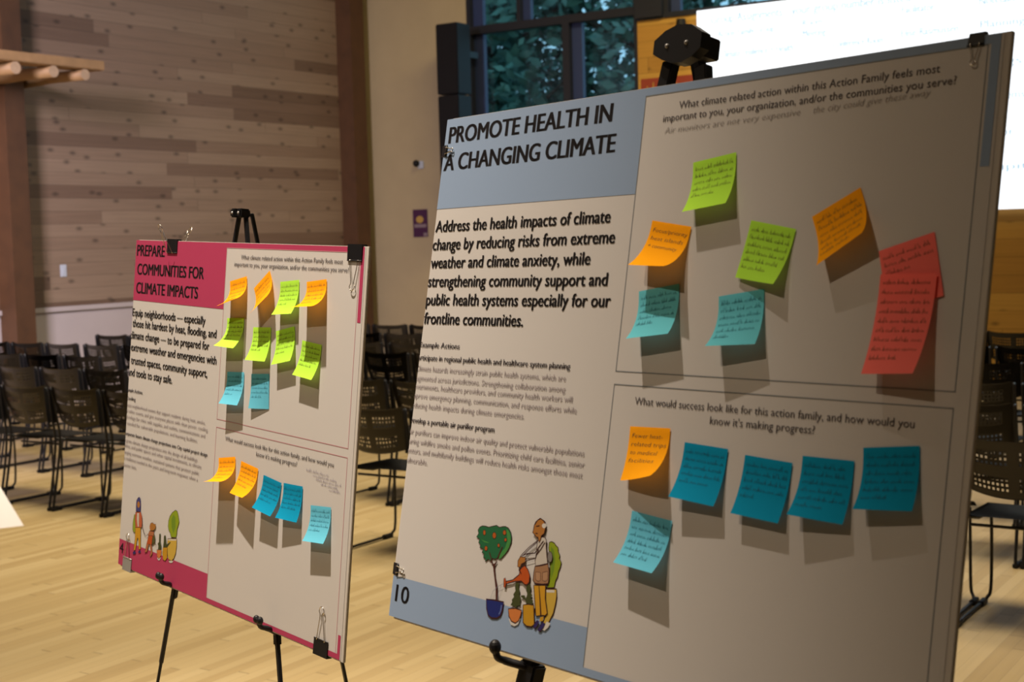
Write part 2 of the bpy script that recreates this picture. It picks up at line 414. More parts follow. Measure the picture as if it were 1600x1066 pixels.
# ------------------------------------------------------------------ drawn shapes and note placements (metres on each sheet)
IB = [('cactus',1.4,[(0.3756,0.6544),(0.3807,0.6529),(0.3872,0.6544),(0.3895,0.6566),(0.3956,0.6595),(0.3964,0.6643),(0.4011,0.6698),(0.4006,0.674),(0.4057,0.6789),(0.4049,0.6852),(0.4019,0.6928),(0.4013,0.7001),(0.3979,0.7057),(0.3965,0.7162),(0.3818,0.7185),(0.3847,0.6985),(0.3806,0.6744),(0.3754,0.6627)]),('cactus2',0,[(0.38,0.66),(0.3868,0.6632),(0.3923,0.6768),(0.392,0.6933),(0.3879,0.7062),(0.3831,0.6781)]),('palepot',1.8,[(0.3791,0.721),(0.402,0.7173),(0.4042,0.7282),(0.4035,0.7385),(0.4008,0.7522),(0.3933,0.7668),(0.3831,0.7769),(0.3784,0.7757),(0.3867,0.7557),(0.3817,0.736)]),('white',0,[(0.3808,0.7218),(0.3977,0.7195),(0.3989,0.7229),(0.3818,0.7253)]),('crown',1.2,[(0.2097,0.6581),(0.2131,0.6535),(0.2189,0.6506),(0.2266,0.65),(0.2349,0.6507),(0.2448,0.6477),(0.2531,0.6456),(0.2597,0.6476),(0.2663,0.6459),(0.2735,0.6445),(0.2813,0.6461),(0.2877,0.6513),(0.2908,0.6573),(0.2916,0.6657),(0.2888,0.6725),(0.2858,0.6785),(0.2785,0.6868),(0.275,0.6899),(0.2716,0.6938),(0.2645,0.6927),(0.2582,0.6958),(0.2518,0.6954),(0.2475,0.6999),(0.2426,0.698),(0.2357,0.7025),(0.2355,0.6977),(0.2305,0.6976),(0.2308,0.6914),(0.2257,0.6904),(0.2274,0.6843),(0.2187,0.6835),(0.2201,0.6794),(0.2146,0.6766),(0.2165,0.6715),(0.2081,0.6687),(0.2124,0.6633)]),('leaf',0,[(0.2765,0.6476),(0.2831,0.6502),(0.2878,0.6556),(0.2899,0.6638),(0.2877,0.6738),(0.2807,0.684),(0.2713,0.6926),(0.2669,0.6945),(0.2681,0.6862),(0.2786,0.6761),(0.2823,0.6649),(0.2788,0.6546)]),('leaf',0,[(0.2192,0.6712),(0.2283,0.6721),(0.2408,0.6731),(0.2375,0.6744),(0.2287,0.6743)]),('fruit',0.8,[(0.2291,0.6596),(0.2291,0.6613),(0.2285,0.6627),(0.2274,0.6636),(0.226,0.6638),(0.2246,0.6632),(0.2235,0.662),(0.2229,0.6604),(0.2229,0.6587),(0.2235,0.6572),(0.2246,0.6563),(0.226,0.6561),(0.2274,0.6567),(0.2285,0.6579)]),('fruit',0.8,[(0.2548,0.6605),(0.2547,0.6626),(0.2538,0.6644),(0.2522,0.6655),(0.2503,0.6658),(0.2483,0.6651),(0.2468,0.6637),(0.246,0.6617),(0.2461,0.6596),(0.247,0.6578),(0.2486,0.6567),(0.2506,0.6565),(0.2525,0.6571),(0.254,0.6586)]),('fruit',0.8,[(0.2772,0.6533),(0.2771,0.6549),(0.2763,0.6563),(0.275,0.6572),(0.2733,0.6574),(0.2717,0.6569),(0.2705,0.6558),(0.2698,0.6543),(0.2699,0.6527),(0.2707,0.6513),(0.2721,0.6504),(0.2737,0.6502),(0.2753,0.6507),(0.2765,0.6518)]),('fruit',0.8,[(0.2807,0.6636),(0.2807,0.6648),(0.28,0.6659),(0.2789,0.6665),(0.2776,0.6667),(0.2763,0.6664),(0.2753,0.6655),(0.2748,0.6644),(0.2748,0.6631),(0.2755,0.6621),(0.2766,0.6614),(0.2779,0.6612),(0.2792,0.6616),(0.2802,0.6624)]),('fruit',0.8,[(0.2379,0.6822),(0.2378,0.6838),(0.2371,0.6852),(0.2359,0.6861),(0.2343,0.6863),(0.2328,0.6858),(0.2317,0.6846),(0.231,0.6831),(0.2311,0.6815),(0.2318,0.6801),(0.233,0.6792),(0.2346,0.679),(0.2361,0.6795),(0.2373,0.6807)]),('fruit',0.8,[(0.2662,0.6739),(0.2662,0.6752),(0.2656,0.6762),(0.2646,0.6769),(0.2634,0.677),(0.2623,0.6767),(0.2613,0.6758),(0.2608,0.6747),(0.2609,0.6734),(0.2615,0.6724),(0.2625,0.6717),(0.2636,0.6715),(0.2648,0.6719),(0.2657,0.6728)]),('trunk',0,[(0.2468,0.7),(0.2536,0.7012),(0.2574,0.7032),(0.2632,0.6972),(0.2648,0.6983),(0.2602,0.7067),(0.2649,0.7211),(0.2712,0.733),(0.2767,0.7556),(0.2714,0.7565),(0.2679,0.7378),(0.2615,0.7216),(0.2556,0.7063),(0.2526,0.7035)]),('trunk',0,[(0.2639,0.6911),(0.2715,0.6749),(0.2736,0.6751),(0.266,0.6934)]),('trunk',0,[(0.2427,0.6876),(0.2523,0.7014),(0.2541,0.7003),(0.2447,0.6869)]),('bluepot',2.2,[(0.2493,0.757),(0.2697,0.7551),(0.2901,0.7545),(0.2895,0.7663),(0.2865,0.7757),(0.2785,0.7805),(0.2661,0.7823),(0.2576,0.7793),(0.2525,0.7705)]),('bluelight',0,[(0.2849,0.7596),(0.287,0.7597),(0.2871,0.7677),(0.2835,0.7743),(0.2814,0.774),(0.2844,0.7682)]),('white',0,[(0.3058,0.7761),(0.3122,0.7839),(0.3207,0.7848),(0.3282,0.7806),(0.3325,0.7714)]),('shrub',0,[(0.3128,0.7221),(0.3203,0.7214),(0.32,0.7273),(0.3243,0.733),(0.3231,0.7374),(0.3287,0.7427),(0.3272,0.7493),(0.3298,0.7526),(0.321,0.755),(0.3213,0.7604),(0.3181,0.7609),(0.3172,0.7562),(0.3066,0.7566),(0.3096,0.7506),(0.3078,0.7483),(0.3123,0.7434),(0.3102,0.7395),(0.314,0.7346),(0.3123,0.7286)]),('orangepot',1.8,[(0.3026,0.7623),(0.3177,0.7589),(0.3326,0.7593),(0.3322,0.7662),(0.3289,0.7752),(0.3221,0.78),(0.3129,0.7787),(0.3059,0.7729)]),('shrub',0,[(0.3377,0.7235),(0.3451,0.7188),(0.3484,0.7249),(0.347,0.7314),(0.3525,0.7336),(0.3496,0.7393),(0.3558,0.7414),(0.3539,0.749),(0.3424,0.7499),(0.3386,0.7432),(0.3277,0.7408),(0.3279,0.7383),(0.3356,0.737),(0.3389,0.7411),(0.3416,0.7343),(0.3376,0.7298)]),('yellowpot',1.8,[(0.3345,0.7512),(0.3454,0.7483),(0.3582,0.7478),(0.3641,0.7741),(0.3578,0.7786),(0.3477,0.7796),(0.3392,0.7761)]),('white',0,[(0.3899,0.7654),(0.3982,0.7664),(0.3944,0.7732),(0.3875,0.7789),(0.3821,0.7783)]),('trouser',1.8,[(0.3534,0.7199),(0.3649,0.7181),(0.3703,0.7379),(0.3753,0.7594),(0.3655,0.7619),(0.3591,0.7398)]),('trouser',1.8,[(0.3649,0.7181),(0.3789,0.7159),(0.3814,0.734),(0.3892,0.7537),(0.3855,0.758),(0.3768,0.7587),(0.3709,0.7378)]),('yellowpot',0,[(0.3751,0.7619),(0.3826,0.7595),(0.3821,0.7658),(0.3746,0.7681)]),('shoe',1,[(0.3629,0.7747),(0.3694,0.7674),(0.374,0.7682),(0.3713,0.7749),(0.367,0.7798),(0.363,0.7785)]),('shoe',1,[(0.3732,0.7787),(0.3814,0.7673),(0.3874,0.7691),(0.3847,0.7755),(0.3785,0.7814),(0.3736,0.7811)]),('paperish',1.4,[(0.3507,0.6569),(0.3539,0.6527),(0.3603,0.6489),(0.366,0.6486),(0.3698,0.652),(0.3704,0.6592),(0.375,0.6752),(0.3779,0.6847),(0.353,0.6921),(0.3505,0.6849),(0.3512,0.6744),(0.3511,0.6661)]),('apron',1.8,[(0.3518,0.6923),(0.3657,0.6894),(0.3792,0.6849),(0.3834,0.6946),(0.3849,0.7067),(0.384,0.7126),(0.3718,0.7154),(0.356,0.7166),(0.3509,0.713),(0.3508,0.7016)]),('apron2',0.9,[(0.3544,0.7),(0.3652,0.6994),(0.3671,0.7105),(0.3624,0.7127),(0.3563,0.7112)]),('apron2',0.9,[(0.3696,0.6987),(0.3804,0.6954),(0.3824,0.7071),(0.3773,0.7104),(0.3715,0.7098)]),('can',1.6,[(0.2903,0.724),(0.3056,0.7195),(0.3189,0.7096),(0.3195,0.7021),(0.324,0.6976),(0.3294,0.6947),(0.3374,0.6994),(0.3427,0.707),(0.343,0.7164),(0.3393,0.7209),(0.3335,0.7218),(0.3256,0.718),(0.3109,0.7208),(0.2913,0.7277)]),('can',1.2,[(0.2853,0.7205),(0.2884,0.7192),(0.2916,0.7255),(0.2909,0.733),(0.2875,0.7329)]),('skin',1.2,[(0.3174,0.683),(0.3234,0.6834),(0.3285,0.6822),(0.3292,0.6897),(0.3213,0.6938),(0.319,0.6992),(0.3136,0.6988),(0.3128,0.6904)]),('tool',0.8,[(0.3871,0.6738),(0.3871,0.6772),(0.3862,0.6801),(0.3843,0.6819),(0.382,0.6822),(0.3796,0.6811),(0.3777,0.6786),(0.3766,0.6753),(0.3766,0.6719),(0.3776,0.6691),(0.3794,0.6673),(0.3818,0.667),(0.3841,0.6681),(0.386,0.6706)]),('skin',1.4,[(0.3396,0.6414),(0.3401,0.635),(0.3427,0.6294),(0.3473,0.6257),(0.3527,0.6234),(0.3594,0.6253),(0.3639,0.6293),(0.3655,0.6349),(0.3638,0.6435),(0.3581,0.6476),(0.3577,0.6526),(0.3554,0.6575),(0.3529,0.6543),(0.3516,0.6505),(0.347,0.6503),(0.3412,0.6464),(0.3383,0.6451)]),('white',0,[(0.3666,0.6319),(0.3664,0.6334),(0.3653,0.6348),(0.3636,0.6357),(0.3615,0.636),(0.3595,0.6356),(0.358,0.6345),(0.3572,0.6331),(0.3574,0.6315),(0.3585,0.6301),(0.3603,0.6292),(0.3624,0.629),(0.3644,0.6294),(0.3659,0.6304)])]
LB = [[(0.3512,0.6556),(0.3344,0.6673),(0.3196,0.6806),(0.3175,0.6834)],[(0.3509,0.6577),(0.336,0.6692),(0.323,0.6809)],[(0.3678,0.6554),(0.3602,0.6669),(0.3527,0.6752),(0.3511,0.6811),(0.3302,0.6879)],[(0.3643,0.6538),(0.3564,0.6632),(0.3485,0.6737),(0.3312,0.6772),(0.3205,0.6819)],[(0.3504,0.6699),(0.3498,0.6736),(0.3298,0.6783)],[(0.3186,0.7044),(0.3201,0.6978),(0.3245,0.6929),(0.3325,0.6939)],[(0.3415,0.6334),(0.3455,0.627),(0.3519,0.6228),(0.3607,0.6255),(0.365,0.6279)],[(0.3444,0.6355),(0.3519,0.6337)],[(0.3449,0.6455),(0.35,0.6453)],[(0.3527,0.6752),(0.3556,0.6665)],[(0.3175,0.702),(0.3238,0.7078)]]
WB = [[(0.2599,0.7541),(0.264,0.7427),(0.2729,0.7348),(0.2853,0.7282)],[(0.2763,0.7536),(0.2764,0.7428),(0.2818,0.7313)]]
IA = [('cactus',1.4,[(0.2988,0.6398),(0.3079,0.6409),(0.3137,0.6478),(0.3177,0.6569),(0.3213,0.6641),(0.317,0.6738),(0.3127,0.6836),(0.3123,0.694),(0.3096,0.7035),(0.2848,0.7071),(0.2779,0.6973),(0.2692,0.691),(0.266,0.6837),(0.2666,0.6705),(0.272,0.6592),(0.283,0.6483)]),('cactus2',0,[(0.289,0.6512),(0.301,0.6571),(0.3039,0.6799),(0.2948,0.697),(0.2846,0.6832),(0.2807,0.6656)]),('palepot',1.5,[(0.2676,0.714),(0.2907,0.7091),(0.3138,0.7059),(0.315,0.7245),(0.3126,0.7405),(0.3048,0.7544),(0.2941,0.7626),(0.2782,0.7619),(0.2711,0.7507),(0.2683,0.7329)]),('white',0,[(0.2699,0.7144),(0.3117,0.707),(0.3121,0.7101),(0.2703,0.7174)]),('white',0,[(0.2786,0.765),(0.3028,0.7604),(0.2979,0.766),(0.2858,0.7688)]),('white',0,[(0.2181,0.7684),(0.2379,0.7647),(0.2325,0.7723),(0.2246,0.7738)]),('shrub',0,[(0.2222,0.7095),(0.2301,0.7082),(0.2313,0.7264),(0.2386,0.7383),(0.2362,0.7466),(0.2203,0.7489),(0.2214,0.74),(0.2172,0.7342),(0.2235,0.7291)]),('orangepot',1.2,[(0.2146,0.75),(0.2395,0.7455),(0.2389,0.7592),(0.2287,0.7696),(0.2177,0.7658)]),('shrub',0,[(0.2481,0.7093),(0.2565,0.7078),(0.2602,0.7187),(0.2648,0.7283),(0.2807,0.719),(0.2841,0.7197),(0.2699,0.7326),(0.2548,0.7393),(0.2465,0.7368),(0.2485,0.726)]),('yellowpot',1.2,[(0.2461,0.7385),(0.2685,0.7345),(0.2711,0.7598),(0.2614,0.7687),(0.2504,0.7676),(0.245,0.7529)]),('bag',1,[(0.0816,0.6854),(0.0887,0.6831),(0.0942,0.7262),(0.0849,0.7299),(0.0767,0.7237),(0.0767,0.7047)]),('trouser',1.2,[(0.0916,0.7152),(0.1215,0.7102),(0.1244,0.7426),(0.1272,0.7642),(0.1178,0.7664),(0.1107,0.7396),(0.1059,0.7404),(0.0989,0.7715),(0.0894,0.7738),(0.0931,0.7454)]),('jacket',1.2,[(0.088,0.6783),(0.1167,0.6732),(0.1252,0.6831),(0.1281,0.6961),(0.1263,0.7104),(0.0929,0.7161),(0.0865,0.6949)]),('paperish',0,[(0.0973,0.679),(0.1081,0.6773),(0.1106,0.7104),(0.1047,0.7119),(0.0973,0.6931)]),('hijab',1,[(0.0892,0.6592),(0.0903,0.6481),(0.0978,0.6405),(0.1049,0.6381),(0.1114,0.6416),(0.1146,0.6573),(0.1148,0.673),(0.0901,0.6753)]),('skin',0,[(0.1102,0.6559),(0.1099,0.6594),(0.1081,0.6625),(0.1052,0.6646),(0.1017,0.6651),(0.0984,0.6641),(0.0959,0.6616),(0.0946,0.6583),(0.095,0.6547),(0.0968,0.6516),(0.0997,0.6496),(0.1032,0.6491),(0.1065,0.6501),(0.109,0.6525)]),('shoe',0,[(0.0852,0.7799),(0.0931,0.7742),(0.1033,0.7767),(0.1001,0.781),(0.0883,0.7843)]),('shoe',0,[(0.1148,0.7718),(0.1265,0.7676),(0.1306,0.7717),(0.1178,0.7761)]),('pack',1,[(0.185,0.7159),(0.1945,0.7122),(0.2027,0.7208),(0.2032,0.734),(0.1901,0.7422),(0.182,0.7338)]),('kidskin',1,[(0.1708,0.7109),(0.1953,0.7089),(0.1944,0.7202),(0.1629,0.724)]),('can',1.2,[(0.1675,0.723),(0.1896,0.7199),(0.1866,0.7423),(0.1597,0.7455)]),('kidskin',0.8,[(0.1591,0.745),(0.1714,0.7439),(0.1645,0.7639),(0.1507,0.7685),(0.1546,0.7614)]),('kidskin',0.8,[(0.1762,0.7441),(0.1866,0.7423),(0.1939,0.7622),(0.1846,0.7725),(0.1795,0.7702),(0.1855,0.7611)]),('hair',0.8,[(0.1705,0.6998),(0.1743,0.6922),(0.1844,0.6884),(0.1953,0.6908),(0.2021,0.6891),(0.2033,0.6982),(0.1926,0.7067),(0.1754,0.7101)]),('skin',0,[(0.1872,0.7007),(0.1867,0.7035),(0.1848,0.7061),(0.1817,0.7078),(0.1781,0.7085),(0.1747,0.7078),(0.1721,0.706),(0.171,0.7034),(0.1714,0.7006),(0.1734,0.698),(0.1765,0.6963),(0.1801,0.6956),(0.1835,0.6963),(0.186,0.6981)])]
LA = [[(0.1256,0.6858),(0.1318,0.7063),(0.1421,0.7207),(0.1549,0.727),(0.1647,0.7194)],[(0.131,0.7091),(0.1463,0.7253)],[(0.2009,0.7344),(0.2114,0.7392)]]
NOTES_HEALTH = [('green',[0.6181,0.1103,-0.1112,0.632,0.615],0.076),('orange',[0.552,0.1966,0.1518,0.9319,1.2788],0.076),('green',[0.7315,0.2049,0.1857,0.1057,0.5384],0.076),('orange',[0.8261,0.1811,-0.448,0.6652,0.9038],0.076),('red',[0.9325,0.2324,-0.272,0.02,0.02],0.076),('red',[0.9422,0.2708,-0.002,0.34,0.52],0.121),('light_warmlit',[0.5408,0.2848,-0.1377,0.7952,0.6905],0.076),('light_warmlit',[0.6898,0.2919,-0.1284,0.8483,0.5595],0.076),('orange',[0.553,0.4753,-0.0363,0.3236,1.0483],0.076),('blue',[0.6577,0.4913,0.0355,0.5514,0.4203],0.076),('blue',[0.7627,0.499,0.0424,0.3975,0.3809],0.076),('blue',[0.8531,0.4903,-0.0067,0.6415,0.3537],0.076),('blue',[0.9393,0.4693,-0.1116,0.6344,0.4694],0.076),('light',[0.5744,0.5921,0.0604,0.6755,0.7752],0.076)]
NOTES_PREPARE = [('orange',[0.5357,0.0799,-0.1863,1.351,1.5501],0.076),('orange',[0.639,0.078,-0.5781,0.9676,0.8833],0.076),('green',[0.7559,0.0768,-0.0926,0.6843,0.6148],0.076),('orange',[0.862,0.0723,-0.1119,1.4983,1.3849],0.076),('green',[0.5339,0.168,-0.0647,1.1589,0.8538],0.076),('green',[0.6527,0.1818,-0.0555,0.6146,0.4201],0.076),('green',[0.7492,0.179,-0.1971,0.5037,0.4714],0.076),('green',[0.8586,0.2011,0.061,0.536,0.5505],0.076),('blue',[0.5486,0.2884,-0.0665,0.6533,0.4964],0.076),('blue',[0.6566,0.2835,-0.0865,0.206,-0.0127],0.076),('orange',[0.532,0.4826,-0.1635,1.5964,1.5187],0.076),('orange',[0.6346,0.4856,0.0942,0.6655,1.1192],0.076),('blue',[0.7345,0.5026,0.0898,0.6642,0.6167],0.076),('blue',[0.819,0.5028,-0.044,0.5723,0.3804],0.076),('light',[0.9298,0.5309,-0.0986,0.6302,0.5824],0.076)]

# ------------------------------------------------------------------ the room
XL, YF, CEIL = -12.4, 15.5, 7.2


def struct_box(name, dims, mt, parent=None):
    bm = bmesh.new()
    for d in dims: box(bm, *d)
    return struct(link(name, bm, mt, parent))


struct_box('floor', [(-12.6, 6.0, -6.0, 15.7, -.1, 0)], M['maple'])
struct_box('ceiling', [(-12.6, 6.0, -6.0, 15.7, CEIL, CEIL + .1)], M['ceiling'])
struct_box('wall_back', [(-12.6, 6.0, -6.1, -6.0, 0, CEIL)], M['plaster'])
struct_box('wall_right', [(6.0, 6.1, -6.1, 15.7, 0, CEIL)], M['plaster'])
wl = struct_box('wall_left', [(XL - .15, XL - .005, -6.0, 15.7, 0, CEIL)], M['wainscot'])
struct_box('board_cladding', [(XL - .005, XL, -6.0, 15.5, 1.05, CEIL)], M['cedar'], wl)
struct_box('trim_1', [(XL - .003, XL + .025, -6.0, 15.28, 1.025, 1.075)], M['wainscot'])
struct_box('baseboard_left', [(XL - .003, XL + .012, -6.0, 15.28, 0.002, .12)], M['wainscot'])
struct_box('trim_2', [(XL + .001, XL + .25, 9.46, 9.70, 0, CEIL)], M['timber'])
struct_box('trim_3', [(XL + .001, XL + .25, 15.03, 15.31, 0, CEIL)], M['timber'])
wf = struct_box('wall_front', [(XL, -10.6, YF, YF + .15, 0, CEIL), (-10.6, -8.1, YF, YF + .15, 0, 2.2), (-10.6, -8.1, YF, YF + .15, 6.6, CEIL)], M['plaster'])
struct_box('board_cladding', [(-8.1, 6.0, YF, YF + .15, 0, 4.25)], M['honey'], wf)
struct_box('trim_4', [(-8.10, -7.74, YF - .06, YF + .16, 4.27, CEIL)], M['frame_dark'])
struct_box('trim_5', [(-7.74, 6.0, YF - .02, YF + .16, 4.25, 4.31)], M['frame_dark'])
struct_box('trim_6', [(-7.74, 6.0, YF, YF + .15, 6.6, CEIL)], M['plaster'])

# windows: dark outer frame, inner sashes with blue skylight in their colour, one pane of glass each
w1 = struct_box('window_1', [(-10.60, -10.54, YF, YF + .14, 2.2, 6.6), (-8.15, -8.1, YF, YF + .14, 2.2, 6.6), (-10.54, -8.15, YF, YF + .14, 4.33, 4.43),
                             (-10.54, -8.15, YF, YF + .14, 2.2, 2.26), (-10.54, -8.15, YF, YF + .14, 6.54, 6.6),
                             (-9.16, -9.06, YF, YF + .14, 2.26, 4.33), (-9.82, -9.77, YF, YF + .14, 4.43, 6.54)], M['frame_dark'])
struct_box('window_sash', [(-10.54, -10.39, YF + .08, YF + .15, 2.26, 4.33), (-10.54, -10.39, YF + .08, YF + .15, 4.43, 6.54),
                           (-9.06, -8.92, YF + .08, YF + .15, 2.26, 4.33), (-9.77, -9.66, YF + .08, YF + .15, 4.43, 6.54)], M['frame_skylit'], w1)
struct_box('window_pane', [(-10.54, -8.15, YF + .15, YF + .156, 2.26, 6.54)], M['glass'], w1)
w2 = struct_box('window_2', [(-7.74, -7.68, YF, YF + .14, 4.31, 6.6), (-7.68, 5.9, YF, YF + .14, 6.54, 6.6), (-5.2, -5.1, YF, YF + .14, 4.31, 6.54), (-2.6, -2.5, YF, YF + .14, 4.31, 6.54), (5.9, 6.0, YF, YF + .14, 4.31, 6.6)], M['frame_dark'])
struct_box('window_sash', [(-7.68, -7.56, YF + .08, YF + .15, 4.31, 6.54)], M['frame_skylit'], w2)
struct_box('window_pane', [(-7.68, 5.9, YF + .15, YF + .156, 4.31, 6.54)], M['glass'], w2)

# ------------------------------------------------------------------ outside the glass
struct_box('ground', [(-40, 16, 15.9, 45, -.6, -.4)], M['soil'])


def tree(loc, h, r, label, n):
    rng = random.Random(int(abs(loc[0]) * 100))
    t = thing('tree', label, 'tree', loc, group='trees outside the windows')
    bm = bmesh.new()
    tube(bm, [(0, 0, 0), (.1, .05, h * .35), (0, .1, h * .8)], [.22, .17, .06], 8)
    for k in range(7):
        a = rng.uniform(0, 6.28); z = h * rng.uniform(.3, .7)
        tube(bm, [(0, .05, z), (math.cos(a) * r * .4, math.sin(a) * r * .4, z + .5), (math.cos(a) * r * .8, math.sin(a) * r * .8, z + 1.2)], [.07, .05, .02], 6)
    link('trunk', bm, M['bark'], t)
    bm = bmesh.new()
    blobs = [(rng.uniform(-.6, .6) * r, rng.uniform(-.6, .6) * r, h * rng.uniform(.3, .95), rng.uniform(.35, .6) * r) for _ in range(18)]
    for i in range(n):
        bx, by, bz, br = blobs[i % len(blobs)]
        d = Vector((rng.gauss(0, 1), rng.gauss(0, 1), rng.gauss(0, 1))).normalized() * br * rng.uniform(.6, 1.05)
        c = Vector((bx, by, bz)) + d
        a = Vector((rng.gauss(0, 1), rng.gauss(0, 1), rng.gauss(0, .6))).normalized(); b = a.cross(Vector((rng.gauss(0, 1), rng.gauss(0, 1), rng.gauss(0, 1)))).normalized()
        s = rng.uniform(.08, .18)
        bm.faces.new([bm.verts.new(c - a * s), bm.verts.new(c + b * s * .5), bm.verts.new(c + a * s), bm.verts.new(c - b * s * .5)])
    link('foliage', bm, M['leaf'], t)


tree((-13.6, 20.0, -.4), 8.5, 2.2, 'leafy tree seen through the tall window beside the black speaker', 6500)
tree((-16.6, 22.5, -.4), 9.5, 2.4, 'dark tree behind the left panes of the tall window', 6500)
tree((-11.2, 21.5, -.4), 8.5, 2.2, 'tree behind the high window above the projection screen', 6500)
tree((-19.6, 29.0, -.4), 12.0, 3.0, 'tallest tree, farthest back beyond the tall window', 6500)
tree((-14.0, 28.0, -.4), 12.0, 3.0, 'dense tree far back behind the right panes of the tall window', 6500)

# ------------------------------------------------------------------ front wall fittings
scr = thing('projection_screen', 'large bright white projection screen showing a slide of pale text', 'screen', (-5.1, YF - .06, 1.84))
bm = bmesh.new(); box(bm, -2.17, 2.17, -.02, .03, 0, 2.43)
link('screen_panel', bm, M['screen'], scr)
bm = bmesh.new(); box(bm, -2.17, 2.17, .031, .058, .02, 2.41)
link('backing', bm, M['black'], scr)
bm = bmesh.new()
for s, xa, xb, z, cap in (('Group Assignments', -7.09, -6.21, 4.10, .10), ('your group number is listed', -6.10, -4.75, 4.10, .10),
                          ('Action Family Group', -7.01, -6.31, 3.94, .075), ('Room', -5.97, -5.74, 3.96, .075), ('Facilitator', -4.84, -4.49, 3.98, .08), ('Notetaker', -4.02, -3.60, 3.98, .08),
                          ('Climate resilience + Health', -6.98, -6.08, 3.70, .08), ('Meeting', -5.97, -5.70, 3.84, .075), ('Conference Room', -5.62, -5.05, 3.69, .075),
                          ('Elise Rasmussen', -4.85, -4.24, 3.73, .08), ('Planning', -4.01, -3.56, 3.74, .08),
                          ('Buildings', -4.3, -3.59, 3.34, .08), ('Natural systems', -4.35, -3.56, 2.99, .08), ('Mayor', -4.1, -3.66, 2.61, .08), ('Capital', -4.0, -3.40, 2.25, .08)):
    add_text(bm, s, lambda x, y: Vector((x + 5.1, -.022, -y - 1.84)), xa, xb, -z, cap, heavy=.003)
link('slide_lettering', bm, M['slide_ink'], scr)

sp = thing('column_speaker', 'tall slim black column speaker on the plaster wall left of the window', 'speaker', (-10.47, 15.0, 2.3))
bm = bmesh.new(); box(bm, -.16, .16, -.15, .15, 0, 1.2, bev=.012); link('lower_cabinet', bm, M['black'], sp)
bm = bmesh.new(); box(bm, -.165, .165, -.15, .15, 1.215, 2.1, bev=.012); link('upper_cabinet', bm, M['black'], sp)
for z in (1.75, .5):
    bm = bmesh.new(); bar(bm, (.02, .15, z), (.02, .499, z), .08, .05, (0, 0, 1)); link('wall_bracket', bm, M['black_metal'], sp)

sg = thing('wall_sign', 'small purple sign with a yellow round emblem on the plaster wall', 'sign', (-11.44, YF - .008, 1.725))
bm = bmesh.new(); box(bm, -.12, .12, -.002, .007, 0, .37); link('sign_panel', bm, M['purple'], sg)
bm = bmesh.new()
vs = [bm.verts.new((-.005 + .062 * math.cos(t * PI / 12), -.0035, .235 + .048 * math.sin(t * PI / 12))) for t in range(24)]; bm.faces.new(vs)
link('round_emblem', bm, M['sun_yellow'], sg)
bm = bmesh.new()
for x0, x1, z0, z1 in ((-.10, .10, .128, .172), (.05, .115, .008, .055)):
    bm.faces.new([bm.verts.new(p) for p in ((x0, -.0032, z0), (x1, -.0032, z0), (x1, -.0032, z1), (x0, -.0032, z1))])
link('pale_band', bm, M['sign_pale'], sg)

ws = thing('wall_sensor', 'small round dark-eyed sensor on a white base above the purple sign', 'sensor', (-11.41, YF, 2.69))
bm = bmesh.new(); box(bm, -.03, .06, -.03, -.001, -.05, .05, bev=.008); link('mounting_base', bm, M['white_plastic'], ws)
bm = bmesh.new(); bmesh.ops.create_uvsphere(bm, u_segments=16, v_segments=10, radius=.045, matrix=Matrix.Translation((-.03, -.06, .02))); link('lens', bm, M['black'], ws, smooth=True)

wd = thing('wall_camera', 'black-capped device with a white base on the boards left of the screen', 'camera', (-7.48, YF, 3.98))
bm = bmesh.new(); box(bm, -.05, .05, -.09, -.001, 0, .10, bev=.01); link('mounting_base', bm, M['white_plastic'], wd)
bm = bmesh.new(); bmesh.ops.create_cone(bm, cap_ends=True, segments=20, radius1=.065, radius2=.055, depth=.12, matrix=Matrix.Translation((0, -.075, .161))); link('camera_head', bm, M['black'], wd)

rb = thing('wall_banner', 'red banner with small gold marks on the boards below the black-capped device', 'banner', (-7.74, YF - .012, 3.1))
bm = bmesh.new(); box(bm, -.32, .40, 0, .01, 0, .45); link('banner_cloth', bm, M['sign_red'], rb)
bm = bmesh.new()
for i, x in enumerate((-.25, -.17, -.05, .03, .14, .24)):
    h = (.12, .2, .1, .22, .15, .1)[i]
    bm.faces.new([bm.verts.new(p) for p in ((x, -.0015, .30 - h / 2), (x + .035, -.0015, .30 - h / 2), (x + .025, -.0015, .30 + h / 2), (x + .01, -.0015, .30 + h / 2))])
link('gold_marks', bm, M['sign_gold'], rb)

lsw = thing('light_switch', 'pale blue-white switch plate on the cedar board wall', 'switch', (XL, 10.29, 1.46))
bm = bmesh.new(); box(bm, .0005, .008, -.042, .042, -.065, .065, bev=.003); link('plate', bm, M['white_plastic'], lsw)
bm = bmesh.new(); box(bm, .0075, .014, -.012, .012, -.028, .028, bev=.002); link('rocker', bm, M['white_plastic'], lsw)

# cedar canopy reaching out of the left wall: a plank lying on peeled logs
cp = thing('wooden_canopy', 'cedar canopy of peeled logs under a thick plank on the left wall', 'canopy', (-11.5, 9.0, 3.3))
bm = bmesh.new(); box(bm, -.12, .12, -2.2, 1.10, .195, .29, bev=.008); link('plank', bm, M['log'], cp)
for y, z, r in ((.86, .137, .055), (.47, .137, .058), (.02, .135, .060)):
    bm = bmesh.new()
    tube(bm, [(-.89, y, z - .01), (-.4, y, z + .004), (.10, y, z)], [r * 1.05, r, r], 20)
    for f in bm.faces:
        if len(f.verts) > 4: f.material_index = 1
    link('log_rafter', bm, [M['log'], M['log_end']], cp)

# ------------------------------------------------------------------ stacking chairs


